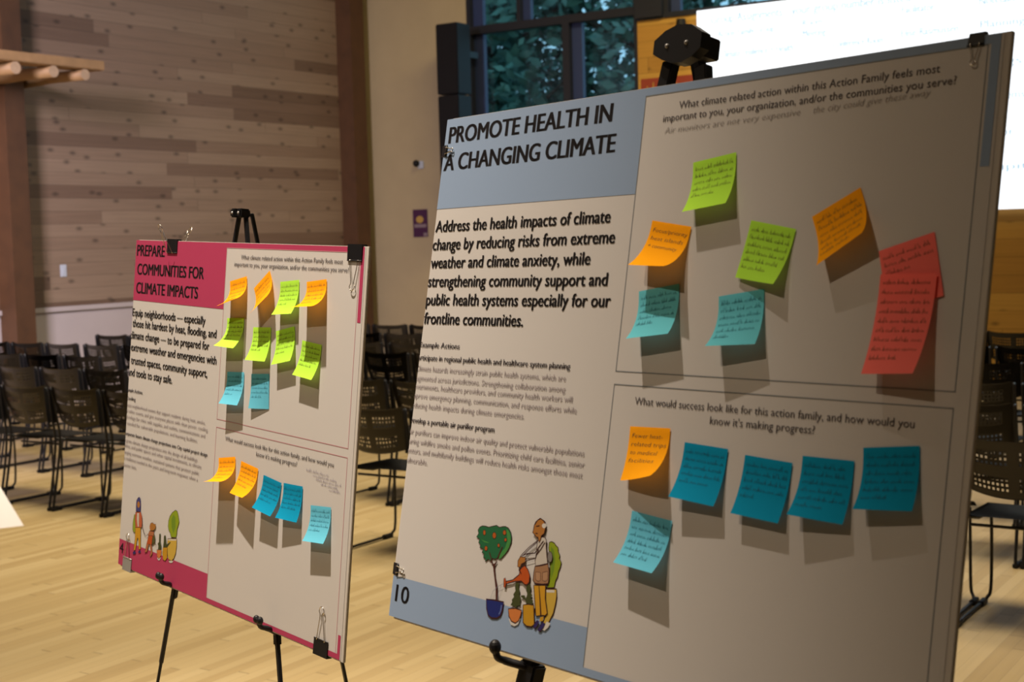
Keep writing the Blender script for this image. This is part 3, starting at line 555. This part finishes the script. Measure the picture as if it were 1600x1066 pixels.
def chair_meshes():
    # perforated back shell
    bm = bmesh.new(); nx, nz = 44, 22; V = {}
    for i in range(nx + 1):
        for j in range(nz + 1):
            s = i / nx * 2 - 1; t = j / nz
            zb = .585 - .035 * (1 - s * s); zt = .82 - .022 * (1 - s ** 4)
            if abs(s) > .9: zt -= .012 * ((abs(s) - .9) / .1) ** 2
            z = zb + (zt - zb) * t
            V[i, j] = bm.verts.new((.218 * s * (1 - .05 * (1 - t)), .055 * (1 - t) ** 1.5 - .038 * (1 - s * s), z))
    for i in range(nx):
        for j in range(nz):
            u = i % 2 == 1 and 5 <= i <= nx - 6 and i not in (21, 23) and j % 2 == 1 and 3 <= j <= nz - 4 and not (9 <= j <= 11)
            if u: continue
            bm.faces.new((V[i, j], V[i + 1, j], V[i + 1, j + 1], V[i, j + 1]))
    bmesh.ops.solidify(bm, geom=bm.faces[:], thickness=.006)
    me_back = bpy.data.meshes.new('backrest'); bm.to_mesh(me_back); bm.free(); me_back.materials.append(M['chair_poly'])
    for p in me_back.polygons: p.use_smooth = True
    # seat shell
    bm = bmesh.new(); nx, ny = 16, 16; V = {}
    for i in range(nx + 1):
        for j in range(ny + 1):
            s = i / nx * 2 - 1; t = j / ny
            w = .215 if t > .12 else .215 * (.86 + .14 * t / .12)
            z = .452 - .018 * (1 - s * s) * math.sin(PI * min(1, t * 1.1)) - (.03 * ((t - .85) / .15) ** 2 if t > .85 else 0) + .012 * (1 - t)
            V[i, j] = bm.verts.new((w * s, .05 + .44 * t, z))
    for i in range(nx):
        for j in range(ny): bm.faces.new((V[i, j], V[i + 1, j], V[i + 1, j + 1], V[i, j + 1]))
    bmesh.ops.solidify(bm, geom=bm.faces[:], thickness=.022)
    me_seat = bpy.data.meshes.new('seat'); bm.to_mesh(me_seat); bm.free(); me_seat.materials.append(M['chair_seat'])
    for p in me_seat.polygons: p.use_smooth = True
    frames = []
    caps = []
    for sd in (-1, 1):
        bm = bmesh.new()
        # back upright and rear leg, flattened at the back
        tube(bm, smooth_path([(.221 * sd, -.004, .805), (.222 * sd, .03, .62), (.222 * sd, .052, .46), (.226 * sd, .02, .24), (.226 * sd, -.02, .05), (.228 * sd, -.025, .013)], 4), .0085, 8)
        tube(bm, smooth_path([(.200 * sd, .43, .425), (.200 * sd, .435, .25), (.203 * sd, .43, .07), (.215 * sd, .42, .03), (.228 * sd, .40, .013)], 4), .0075, 8)
        tube(bm, [(.222 * sd, .052, .462), (.208 * sd, .25, .418), (.200 * sd, .43, .418)], .008, 8)
        bar(bm, (.228 * sd, -.03, .013), (.228 * sd, .41, .013), .016, .012, (1, 0, 0), bev=.002)
        bar(bm, (.223 * sd, .012, .57), (.223 * sd, -.006, .80), .010, .034, (1, 0, 0), bev=.002)
        me = bpy.data.meshes.new('side_frame'); bm.to_mesh(me); bm.free(); me.materials.append(M['black_metal']); frames.append(me)
        for y in (0.0, .39):
            bm = bmesh.new(); box(bm, .228 * sd - .013, .228 * sd + .013, y - .04, y + .04, 0, .024, bev=.004)
            me = bpy.data.meshes.new('foot_cap'); bm.to_mesh(me); bm.free(); me.materials.append(M['black']); caps.append((len(frames) - 1, me))
    bm = bmesh.new()
    tube(bm, [(-.205, 0, .413), (.205, 0, .413)], .007, 8)
    me_bar = bpy.data.meshes.new('cross_bar'); bm.to_mesh(me_bar); bm.free(); me_bar.materials.append(M['black_metal'])
    return me_back, me_seat, frames, caps, me_bar


CH = chair_meshes()
_proto = []


def chair(xr, y, label, group, yaw=0.0):
    """xr = right corner of the backrest, y = plane of the back's top edge"""
    if not _proto:
        t = thing('stacking_chair', label, 'chair', (xr - .218, y, 0), group=group)
        def ob(n, me, p):
            o = bpy.data.objects.new(n, me); COL.objects.link(o); o.parent = p; return o
        ob('backrest', CH[0], t); ob('seat', CH[1], t)
        fr = [ob('side_frame', me, t) for me in CH[2]]
        for k, me in CH[3]: ob('foot_cap', me, fr[k])
        for y_ in (.12, .40): ob('cross_bar', CH[4], t).location = (0, y_, 0)
        _proto.append(t)
        return t
    r = _proto[0].copy(); COL.objects.link(r); r.location = (xr - .218, y, 0); r.rotation_euler = (0, 0, yaw)
    r['label'] = label; r['group'] = group
    for ch in list(_proto[0].children):
        c = ch.copy(); COL.objects.link(c); c.parent = r
        for g in ch.children:
            d = g.copy(); COL.objects.link(d); d.parent = c
    return r


ORD = ('first', 'second', 'third', 'fourth', 'fifth', 'sixth')
LEFT_ROWS = [('nearest row', 6.03, (-7.98, -7.49, -7.00, -6.51)), ('second row', 7.05, (-9.35, -8.86, -8.37, -7.88)), ('third row', 7.93, (-10.64, -10.15, -9.66, -9.16)),
             ('fourth row', 8.92, (-11.60, -11.10, -10.60, -10.06, -9.56)), ('farthest row', 9.95, (-11.08, -10.59))]
for nm, y, xs in LEFT_ROWS:
    for i, x in enumerate(xs):
        chair(x, y, 'black perforated chair, %s from the left in the %s left of the pink poster' % (ORD[i], nm), 'chairs left of the pink poster', random.uniform(-.008, .008))
MID_ROWS = [('nearest row', 5.90, (-4.50, -4.01)), ('second row', 7.10, (-5.56, -5.07)), ('third row', 8.88, (-6.72, -6.23)), ('fourth row', 9.75, (-7.66, -7.13)),
            ('fifth row', 10.75, (-8.46, -7.96)), ('farthest row', 11.86, (-9.48, -8.98, -8.49))]
for nm, y, xs in MID_ROWS:
    for i, x in enumerate(xs):
        chair(x, y, 'black perforated chair, %s from the left in the %s between the two posters' % (ORD[i], nm), 'chairs between the two posters', random.uniform(-.008, .008))
RIGHT_ROWS = [('nearest row', 5.93, (-1.69, -1.20)), ('second row', 7.10, (-1.69, -1.20)), ('third row', 8.05, (-1.92, -1.43)), ('fourth row', 9.25, (-2.16, -1.67)),
              ('fifth row', 10.40, (-2.65, -2.16)), ('farthest row', 11.90, (-3.12, -2.62))]
for nm, y, xs in RIGHT_ROWS:
    for i, x in enumerate(xs):
        chair(x, y, 'black perforated chair, %s from the left in the %s right of the blue poster' % (ORD[i], nm), 'chairs right of the blue poster', random.uniform(-.008, .008))

# ------------------------------------------------------------------ the two posters
FR_HEALTH = (((0.95192, 0.047384, -0.30266), (-0.306094, 0.187234, -0.933408), (0.012439, 0.981172, 0.192736)), (-1.3842, 1.9576, 1.8792))
FR_PREPARE = (((0.95398, 0.057144, -0.294376), (-0.298391, 0.083471, -0.950787), (-0.02976, 0.99487, 0.096681)), (-2.7492, 2.5143, 1.7007))


def frame_matrix(fr):
    mm = Matrix(fr[0]).to_4x4(); mm.translation = fr[1]
    return mm


U_W, V_H, U_D, V_HD, V_T, U_R, V_S, U_BR, V_UB, V_LB, V_F, V_FB = 1.0292, .8241, .4728, .1514, .0107, 1.0185, .1505, 1.0151, .4028, .42, .7589, .8133


def sheet(u, v, w=0.0):
    """point on the printed sheet (u right, v down, w off it); the left edge curls back"""
    if u < .006:
        R = .008; s = (.006 - u) / R
        return Vector((.006 - (R + w) * math.sin(s), -v, -R + (R + w) * math.cos(s)))
    return Vector((u, -v, w))


def panel(bm, u0, u1, v0, v1, w, mi=0):
    us = [u0]
    while us[-1] < min(u1, .008) - 1e-6: us.append(min(us[-1] + .002, min(u1, .008)))
    if u1 > us[-1]: us.append(u1)
    for a, b in zip(us, us[1:]):
        f = bm.faces.new([bm.verts.new(sheet(*p, w)) for p in ((a, v1), (b, v1), (b, v0), (a, v0))]); f.material_index = mi


def outline_rect(bm, u0, u1, v0, v1, w, th):
    panel(bm, u0, u0 + th, v0, v1, w); panel(bm, u1 - th, u1, v0, v1, w); panel(bm, u0, u1, v1 - th, v1, w); panel(bm, u0, u1, v0, v0 + th, w)


LVL1, LVL2, LVL3 = .0004, .0008, .0012


def poster(fr, label, band_mat, line_mat, title, body, small, number, art, strokes, water, hand, hand_mat):
    t = thing('poster_board', label, 'poster', matrix=frame_matrix(fr))
    bm = bmesh.new(); box(bm, .016, 1.043, -.827, .001, -.0066, -.0006, bev=.0008); link('foam_board', bm, M['foam'], t)
    bm = bmesh.new(); panel(bm, -.009, 1.034, 0, V_H, 0)
    sh = link('printed_sheet', bm, M['paper'], t)
    bm = bmesh.new()
    panel(bm, -.009, U_D, 0, V_HD, LVL1); panel(bm, U_D, U_W + .001, 0, V_T, LVL1); panel(bm, U_R, U_W + .001, V_T, V_S, LVL1)
    link('header_band', bm, band_mat, sh); bm = bmesh.new()
    panel(bm, -.009, U_D, V_F, V_H, LVL1); panel(bm, U_D, U_W + .001, V_FB, V_H, LVL1); panel(bm, U_R + .002, U_W + .001, .775, V_FB, LVL1)
    link('footer_band', bm, band_mat, sh)
    bm = bmesh.new()
    outline_rect(bm, U_D, U_BR, V_T, V_UB, LVL1, .0013); link('upper_frame', bm, line_mat, sh)
    bm = bmesh.new(); panel(bm, U_D, U_D + .0013, V_LB, V_FB, LVL1); panel(bm, U_BR - .0013, U_BR, V_LB, V_FB, LVL1); panel(bm, U_D, U_BR, V_LB, V_LB + .0013, LVL1)
    link('lower_frame', bm, line_mat, sh)
    f2 = lambda x, y: sheet(x, y, LVL2)
    bm = bmesh.new()
    for s, v, a in title: add_text(bm, s, f2, *((a[0], a[1]) if len(a) == 2 else (0, 0)), v, .0272, bold=0.0, heavy=.0016, right=a[0] if len(a) == 1 else None, k=KT if len(a) == 1 else None, res=4)
    link('title_lettering', bm, M['ink'], sh)
    bm = bmesh.new()
    for s, v, a in body: add_text(bm, s, f2, *((a[0], a[1]) if len(a) == 2 else (0, 0)), v, .0188, bold=0.0, heavy=.0008, right=a[0] if len(a) == 1 else None, k=KB if len(a) == 1 else None)
    link('lead_lettering', bm, M['ink'], sh)
    bm = bmesh.new()
    for s, v, a, b, mi in small: add_text(bm, s, f2, a, b, v, .0088, heavy=.0003 if mi == 0 else 0.0, mi=mi, res=2)
    link('small_lettering', bm, [M['ink_dark'], M['ink_grey']], sh)
    bm = bmesh.new()
    for s, a, b, v in (('What climate related action within this Action Family feels most', .541, .955, .0358), ('important to you, your organization, and/or the communities you serve?', .513, .978, .0522),
                       ('What would success look like for this action family, and how would you', .518, .967, .4460), ("know it's making progress?", .659, .8284, .4632)):
        add_text(bm, s, f2, a, b, v, .0100, res=2)
        if v in (.0522, .4632): link('question_lettering', bm, M['ink_question'], sh); bm = bmesh.new()
    bm = bmesh.new(); add_text(bm, number[0], f2, number[1], number[2], number[3], number[4], heavy=.0008); link('number_lettering', bm, M['ink'], sh)
    bm = bmesh.new(); rng = random.Random(5)
    for ln in hand:
        if ln[0] == 'text': add_text(bm, ln[1], f2, ln[2], ln[3], ln[4], ln[5], bold=-.012, slant=.25, res=2, dy=ln[6])
        else:
            for wd_ in scribble(rng, ln[1], ln[2], ln[3], .0045): ribbon(bm, wd_, .0007, f2)
    link('handwriting', bm, hand_mat, sh)
    # illustration printed at the foot of the sheet
    keys = list(ILM); bm = bmesh.new(); w = LVL2
    for c, ow, pts in art:
        w += .00004
        pf = lambda x, y, w=w: sheet(x, y, w)
        fc = bm.faces.new([bm.verts.new(pf(*p)) for p in pts]); fc.material_index = keys.index(c)
        bmesh.ops.triangulate(bm, faces=[fc])
        if ow: ribbon(bm, pts, ow * .001, lambda x, y, w=w: sheet(x, y, w + .00002), keys.index('outline'), closed=True)
    w += .0001
    for st in strokes: ribbon(bm, st, .0014, lambda x, y: sheet(x, y, w), keys.index('outline'))
    for st in water: ribbon(bm, st, .0006, lambda x, y: sheet(x, y, w), keys.index('water'))
    bmesh.ops.recalc_face_normals(bm, faces=bm.faces[:])
    link('illustration', bm, [ILM[k] for k in keys], sh)
    return t


_, _, wt_ = text_geo('PROMOTE HEALTH IN', 0.0, 4); KT = (.4069 - .0145) / (wt_ * .0272)
_, _, wb_ = text_geo('weather and climate anxiety, while', 0.0, 3); KB = (.395 - .0053) / (wb_ * .0188)

poster(FR_HEALTH, 'large nearer poster with a pale blue header about promoting health, numbered 10', M['blue_band'], M['grey_line'],
       [('PROMOTE HEALTH IN', .0412, (.0145, .4069)), ('A CHANGING CLIMATE', .0872, (.0101, .4203))],
       [('Address the health impacts of climate', .1900, (.007, .4278)), ('change by reducing risks from extreme', .2202, (.0047, .4417)), ('weather and climate anxiety, while', .2505, (.0053, .395)),
        ('strengthening community support and', .2815, (.0037, .4362)), ('public health systems especially for our', .3120, (.0043, .4472)), ('frontline communities.', .3432, (.0049, .2599))],
       [('Example Actions', .3823, .0005, .1094, 0), ('Participate in regional public health and healthcare system planning', .4035, -.006, .3777, 0),
        ('Climate hazards increasingly strain public health systems, which are', .4214, -.002, .3714, 1), ('fragmented across jurisdictions. Strengthening collaboration among', .4374, -.006, .3731, 1),
        ('governments, healthcare providers, and community health workers will', .4513, -.007, .3908, 1), ('improve emergency planning, communication, and response efforts while', .4664, -.006, .4023, 1),
        ('reducing health impacts during climate emergencies.', .4823, -.006, .2881, 1), ('Develop a portable air purifier program', .5073, -.004, .2211, 0),
        ('Air purifiers can improve indoor air quality and protect vulnerable populations', .5259, -.004, .4285, 1), ('during wildfire smoke and pollen events. Prioritizing child care facilities, senior', .5416, -.004, .4319, 1),
        ('centers, and multifamily buildings will reduce health risks amongst those most', .5568, -.004, .4298, 1), ('vulnerable.', .5728, -.004, .0607, 1)],
       ('10', .0162, .0525, .798, .0265), IB, LB, WB,
       [('text', 'Air monitors are not very expensive', .518, .755, .069, .0085, -.003), ('text', 'the city could give these away', .775, .944, .0660, .0085, -.004)], M['pencil'])
poster(FR_PREPARE, 'smaller farther poster with a pink header about preparing communities, numbered 4', M['pink'], M['pink_line'],
       [('PREPARE', .0390, (.1644,)), ('COMMUNITIES FOR', .0860, (.3706,)), ('CLIMATE IMPACTS', .1330, (.3468,))],
       [('Equip neighborhoods — especially', .1910, (.3916,)), ('those hit hardest by heat, flooding, and', .2185, (.4482,)), ('climate change — to be prepared for', .2485, (.4173,)),
        ('extreme weather and emergencies with', .2790, (.4556,)), ('trusted spaces, community support,', .3120, (.4158,)), ('and tools to stay safe.', .3425, (.2424,))],
       [('Example Actions', .3833, -.012, .0874, 0), ('Cooling', .4040, -.002, .0505, 0), ('Create neighborhood centers that support residents during heat, smoke,', .4215, -.01, .4197, 1),
        ('and other events, and give everyone places with clean power, cooling,', .4362, -.01, .4358, 1), ('and refuge for cities with supplies, and outlets, communications and', .4515, -.01, .4229, 1), ('air needed for vulnerable populations, and learning facilities.', .4672, -.01, .3874, 1),
        ('Incorporate future climate change projections into City capital project design', .4938, -.01, .4393, 0), ('Integrate climate change projections into the design of all buildings', .5114, -.01, .3928, 1), ('utilities, and public spaces and other capital investments, as climate', .5246, -.01, .4138, 1),
        ('changing extreme weather, sustained systems that protect public', .5411, -.01, .4045, 1), ('the resilience needed in the years and long-term response when a', .5562, -.01, .4001, 1), ('disaster hits.', .5733, -.01, .0787, 1)],
       ('4', .0095, .030, .793, .0255), IA, LA, [],
       [('line', .866, .95, .4675), ('line', .893, .985, .4745), ('line', .905, .998, .4815), ('line', .925, .985, .4885), ('line', .955, .998, .4955)], M['pen_violet'])

# ------------------------------------------------------------------ sticky notes
NW = .076


def note_end(L, phi):
    if abs(phi) < 1e-3: return L, 0.0
    return L / phi * math.sin(phi), L / phi * (1 - math.cos(phi))


def sticky(fr, col, q, L, label, lines, lift=.0016, ink=None, words=None, group=None):
    u0, v0, rot, pl, pr = q
    rng = random.Random(int(u0 * 1e4 + v0 * 1e5))
    mt = frame_matrix(fr) @ Matrix.Translation((u0, -v0, lift)) @ Matrix.Rotation(-rot, 4, 'Z')
    flat = .012

    def pt(x, y, w=0.0):
        s = x / NW + .5; phi = pl + (pr - pl) * s
        if y <= flat: return Vector((x, -y, w))
        p2 = phi * (y - flat) / (L - flat)
        a, b = note_end(y - flat, p2)
        return Vector((x, -(flat + a) + w * -math.sin(p2) * -1, b + w * math.cos(p2)))
    bm = bmesh.new(); nx, ny = 8, 14
    V = [[bm.verts.new(pt(-NW / 2 + NW * i / nx, L * j / ny)) for j in range(ny + 1)] for i in range(nx + 1)]
    for i in range(nx):
        for j in range(ny): bm.faces.new((V[i][j], V[i][j + 1], V[i + 1][j + 1], V[i + 1][j]))
    n = link('sticky_note', bm, M[col], matrix=mt, smooth=True)
    tag(n, label, 'sticky note', group)
    bm = bmesh.new(); f = lambda x, y: pt(x, y, .0004)
    if words:
        for k, s in enumerate(words):
            x1 = -.032 + min(.066, .0052 * len(s)); add_text(bm, s, f, -.032, x1, .015 + .0115 * k, .0058, bold=-.014, slant=.2, res=2)
    else:
        for k in range(lines):
            x1 = .033 if k < lines - 1 else rng.uniform(-.005, .02)
            y = .012 + (L - .03) * k / max(1, lines - 1) if L > .1 else .013 + .0098 * k
            for wd_ in scribble(rng, -.033, x1, y, .0042): ribbon(bm, wd_, .0006, f)
    link('handwriting', bm, M['pen_blue' if col in ('blue', 'light_warmlit', 'light') else 'pen_dark'], n)
    return n


NOTES_INFO_HEALTH = [
    ('lime note, topmost on the blue poster, curling off it', 5, None), ('orange note with "Focus" handwriting above the left sky blue note on the blue poster', 3, ('Focus/priority', 'heat islands', '+ community')),
    ('lime note above the second sky blue note on the blue poster', 6, None), ('tilted orange note between the lime note and the coral notes on the blue poster', 6, None),
    ('tilted coral note tucked behind the long coral note on the blue poster', 3, None), ('long coral note hanging over the tilted coral note, blue poster', 9, None),
    ('sky blue note in shade under the orange note at left of the blue poster', 5, None), ('sky blue note hanging below the second lime note of the blue poster', 6, None),
    ('orange note under the success question of the blue poster', 4, ('Fewer heat-', 'related trips', 'to medical', 'facilities')),
    ('blue note beside the lower orange note, first of four in the blue poster row', 5, None), ('blue note, second of four in the lower row of the blue poster', 5, None),
    ('blue note, third of four in the lower row of the blue poster', 6, None), ('blue note, rightmost of four in the lower row of the blue poster', 6, None),
    ('sky blue note, lowest on the blue poster, under the orange one', 6, None)]
for (c, q, L), (lab, n, wds) in zip(NOTES_HEALTH, NOTES_INFO_HEALTH):
    longn = L > .1
    sticky(FR_HEALTH, c, q, L, lab, n, lift=.0052 if longn else .0016, words=wds, group='sticky notes on the blue poster')
NOTES_INFO_PREPARE = ['orange note curling strongly, leftmost in the top row of the pink poster', 'orange note tilted in the top row, second from left on the pink poster', 'lime note in the top row of the pink poster, third from left',
                      'orange note, rightmost in the top row of the pink poster', 'lime note half shaded under the leftmost orange note of the pink poster', 'lime note under the tilted orange note of the pink poster',
                      'lime note under the top lime note of the pink poster', 'lime note under the rightmost orange note of the pink poster', 'blue note, left one of the pair above the lower panel of the pink poster',
                      'blue note, right one of the pair above the lower panel of the pink poster', 'orange note curling strongly, leftmost in the lower row of the pink poster', 'orange note, second in the lower row of the pink poster',
                      'blue note beside the second orange note in the lower row, pink poster', 'blue note, right one of the two touching in the lower row, pink poster', 'sky blue note alone at the right of the pink poster']
for (c, q, L), lab in zip(NOTES_PREPARE, NOTES_INFO_PREPARE):
    if c == 'blue' and q[1] < .4: c = 'light'
    sticky(FR_PREPARE, c, q, L, lab, 5, group='sticky notes on the pink poster')

# ------------------------------------------------------------------ binder clips


def clip(fr, u, v, inward, a, h, handle, mode, col, label, splay=0.0):
    """binder clip over the board's edge at (u, v): a wide, h deep, wire loops 'flat' on the sheet or 'up' beyond the edge"""
    ang = math.atan2(-inward[0], -(-inward[1]) * -1) if False else 0
    iv = Vector((inward[0], -inward[1], 0)).normalized()          # into the board, in the board's own axes
    sd = Vector((0, 0, 1)).cross(iv)
    t = thing('binder_clip', label, 'clip', matrix=frame_matrix(fr) @ Matrix.Translation((u, -v, -.003)), group='binder clips on the posters')
    T = h * .42
    P = lambda d, w: iv * d + Vector((0, 0, w))
    bm = bmesh.new()
    prof = [P(-.003, T / 2), P(h, .0052), P(h, .0044), P(.0012, T / 2 - .0012), P(.0012, -T / 2 + .0012), P(h, -.0044), P(h, -.0052), P(-.003, -T / 2)]
    prism(bm, [p - sd * (a / 2) for p in prof], sd * a)
    for s in (1, -1): tube(bm, [P(h, .0048 * s) - sd * (a / 2), P(h, .0048 * s) + sd * (a / 2)], .0013, 8)
    link('clip_body', bm, M[col], t)
    w0, w1, w2 = a * .28, a * .10, a * .17
    for s in (1, -1):
        if mode == 'flat': fn = lambda d, x: P(h + d, (.0062 + .02 * d) * s) + sd * x
        elif mode == 'back' and s == -1 or mode == 'flat': fn = lambda d, x: P(h + d, .0062 * s) + sd * x
        else: fn = lambda d, x, s=s: P(h - d * .99, (.0062 + T * .42 + d * .12 + splay * d) * s) + sd * x
        pts = [fn(-.002, -w0), fn(handle * .3, -w0 * .75), fn(handle * .72, -w1), fn(handle * .86, -w2), fn(handle * .97, -w2 * .6), fn(handle, 0), fn(handle * .97, w2 * .6), fn(handle * .86, w2), fn(handle * .72, w1), fn(handle * .3, w0 * .75), fn(-.002, w0)]
        bm = bmesh.new(); tube(bm, smooth_path(pts, 4), max(.0008, a * .018), 8); link('wire_handle', bm, M['steel'], t)
    return t


clip(FR_PREPARE, .205, -.002, (0, 1), .052, .030, .066, 'up', 'black', 'black binder clip with raised wires over the PREPARE heading', splay=.35)
clip(FR_PREPARE, .998, -.002, (0, 1), .052, .030, .060, 'flat', 'black', 'black binder clip at the top right corner of the pink poster')
clip(FR_PREPARE, .962, .829, (0, -1), .052, .030, .068, 'flat', 'black', 'black binder clip at the lower right corner of the pink poster')
clip(FR_PREPARE, .058, .829, (0, -1), .048, .030, .062, 'flat', 'clip_grey', 'grey binder clip at the lower left corner of the pink poster')
clip(FR_HEALTH, .000, .0535, (1, 0), .019, .012, .020, 'flat', 'black', 'small black binder clip on the left edge of the blue header')
clip(FR_HEALTH, .002, .7475, (1, 0), .019, .012, .020, 'flat', 'black', 'small black binder clip on the left edge just above the number 10')
clip(FR_HEALTH, .999, -.002, (0, 1), .021, .012, .024, 'flat', 'black', 'small black binder clip at the top right corner of the blue poster')

# ------------------------------------------------------------------ easels


def easel(fr, uh, vh, left, right, rear, hooks, label, head_w, bar_w, dw=-.018, rear_u=0.0, block=False):
    """folding display easel: head, two front legs behind the board, a rear leg, two hooks under the board"""
    mm = frame_matrix(fr); rot = mm.to_3x3()
    W = lambda u, v, w: mm @ Vector((u, -v, w))
    head = W(uh, vh, dw)

    def to_floor(a, b):
        t = (0.012 - a.z) / (b.z - a.z)
        return a + (b - a) * t
    base = Vector((head.x, head.y, 0))
    e = thing('easel', label, 'easel', base)
    side = rot @ Vector((1, 0, 0)); out = rot @ Vector((0, 0, 1))
    legs = []
    for (ua, va), (ub, vb) in (left, right):
        a = W(ua, va, dw); b = to_floor(a, W(ub, vb, dw)); legs.append((a, b))
        bm = bmesh.new(); mid = a + (b - a) * .62
        bar(bm, a - base, mid - base, bar_w, bar_w * .8, side, bev=.0015); bar(bm, mid - (b - a).normalized() * .06 - base, b - base, bar_w * .72, bar_w * .6, side, bev=.0015)
        lg = link('leg', bm, M['black_metal'], e)
        bm = bmesh.new(); bmesh.ops.create_cone(bm, cap_ends=True, segments=14, radius1=.014, radius2=.010, depth=.03, matrix=Matrix.Translation(b - base + Vector((0, 0, .003)))); link('rubber_foot', bm, M['black'], lg)
    bk = Vector((-out.x, -out.y, 0)).normalized()
    ra = head + bk * .016 + side * rear_u; rb_ = Vector((head.x, head.y, .012)) + bk * rear
    bm = bmesh.new(); bar(bm, ra - base, rb_ - base, bar_w * .9, bar_w * .7, side, bev=.0015); lg = link('leg', bm, M['black_metal'], e)
    bm = bmesh.new(); bmesh.ops.create_cone(bm, cap_ends=True, segments=14, radius1=.014, radius2=.010, depth=.03, matrix=Matrix.Translation(rb_ - base + Vector((0, 0, .003)))); link('rubber_foot', bm, M['black'], lg)
    # head
    bm = bmesh.new(); w = head_w
    L3 = lambda x, y, z: rot @ Vector((x, y, z)) + head - base
    if block:
        prof = [(-.54, -.10), (-.54, .13), (-.30, .27), (-.02, .34), (.28, .30), (.54, .14), (.54, -.12), (.36, -.25), (.14, -.32), (-.10, -.30), (-.32, -.22)]
        prism(bm, [L3(x * w, y * w, .004) for x, y in prof], rot @ Vector((0, 0, .018)))
        bar(bm, L3(-.40 * w, .0, -.016), L3(.40 * w, 0, -.016), .03, .03, out, bev=.002)
    else:
        for x in (-.28, .28):
            bar(bm, L3(x * w - .010, .0, .006), L3(x * w + .010, 0, .006), .020, .026, rot @ Vector((0, 1, 0)), bev=.003)
        bar(bm, L3(-.20 * w, -.001, -.006), L3(.20 * w, -.001, -.006), .014, .018, rot @ Vector((0, 1, 0)), bev=.002)
    hd = link('head', bm, M['black'], e)
    for x in (-.22, .22) if block else (-.28, .28):
        bm = bmesh.new(); bmesh.ops.create_uvsphere(bm, u_segments=10, v_segments=6, radius=.0036, matrix=Matrix.Translation(L3(x * w, .0, (.022 if block else .018)))); link('rivet', bm, M['clip_grey'], hd, smooth=True)
    dxs = (0,) if block else (-.0075, .0075)
    for k, (u, v) in enumerate(hooks):
        q = lambda du, dv, w: W(u + du, v + dv, w) - base
        (ua, va), (ub, vb) = (left, right)[k]; gu = ua + (ub - ua) * (v + .02 - va) / (vb - va) - u
        bm = bmesh.new()
        tube(bm, smooth_path([q(gu, .016 if block else .026, dw - .004), q(gu * .8, .012 if block else .016, -.004), q(0, .008, .014), q(0, .002, .030), q(0, -.016, .036)], 4), [.0062] * 9 + [.0055] * 8, 10)
        for x in dxs: bmesh.ops.create_uvsphere(bm, u_segments=12, v_segments=8, radius=.009 if block else .0072, matrix=Matrix.Translation(q(x, -.012, .036)) @ Matrix.Diagonal((1, 1, 1.25, 1)))
        bar(bm, q(gu - .004 * (1, -1)[k], .050, dw - .002), q(gu + .004 * (1, -1)[k], .006, dw - .002), bar_w * 1.7, bar_w * 1.2, side, bev=.003)
        link('support_hook', bm, M['black'], e)
    return e


easel(FR_PREPARE, .506, -.068, ((.4927, -.0675), (.280, .8418)), ((.520, -.0665), (.7642, .8431)), .34, ((.3075, .806), (.769, .809)), 'black folding easel holding the pink poster', .050, .0105, dw=-.016, rear_u=.013)
easel(FR_HEALTH, .5268, -.0554, ((.4978, -.0386), (.3440, .8450)), ((.5610, -.0250), (.722, .8450)), .45, ((.3235, .826), (.715, .826)), 'black folding easel with a wide head holding the blue poster', .084, .021, dw=-.018, block=True)

# ------------------------------------------------------------------ flip pad whose page corner reaches into the picture
pc = Vector((-1.244, 0.964, 1.391))
vd = Vector((pc.x, pc.y, pc.z - 1.68)).normalized(); rt = Vector((-vd.y, vd.x, 0)).normalized() * -1; upv = rt.cross(vd).normalized(); upv = (upv + vd * 1.6)
bm = bmesh.new(); V = {}
for i in range(9):
    for j in range(13):
        a = i / 8 * .26; b = j / 12 * .30
        off = -.50 * min(b, .075) - .10 * max(0, b - .075)
        V[i, j] = bm.verts.new(rt * (off - a) + upv * (b - .03 * a) + vd * (.05 * max(0, .12 - b) * -1 + .01))
for i in range(8):
    for j in range(12): bm.faces.new((V[i, j], V[i + 1, j], V[i + 1, j + 1], V[i, j + 1]))
pad = thing('flip_pad', 'bright white paper corner poking in at the left edge', 'paper', pc)
link('page', bm, M['white_sheet'], pad, smooth=True)
bm = bmesh.new()
A0 = rt * -.09 + upv * .03 + vd * .035
vs = [A0, A0 - rt * .24, A0 - rt * .24 + upv * .28, A0 + upv * .28]
prism(bm, vs, vd * .012)
link('backing_board', bm, M['foam'], pad)
bm = bmesh.new()
c0 = rt * -.21 + upv * .20 + vd * .06
for dx, dv in ((-.34, -.10), (-.02, -.25), (-.24, .30)):
    f = c0 + rt * dx + Vector((vd.x, vd.y, 0)).normalized() * dv; f.z = .012 - pc.z
    bar(bm, c0, f, .02, .016, rt, bev=.001)
link('stand', bm, M['black_metal'], pad)
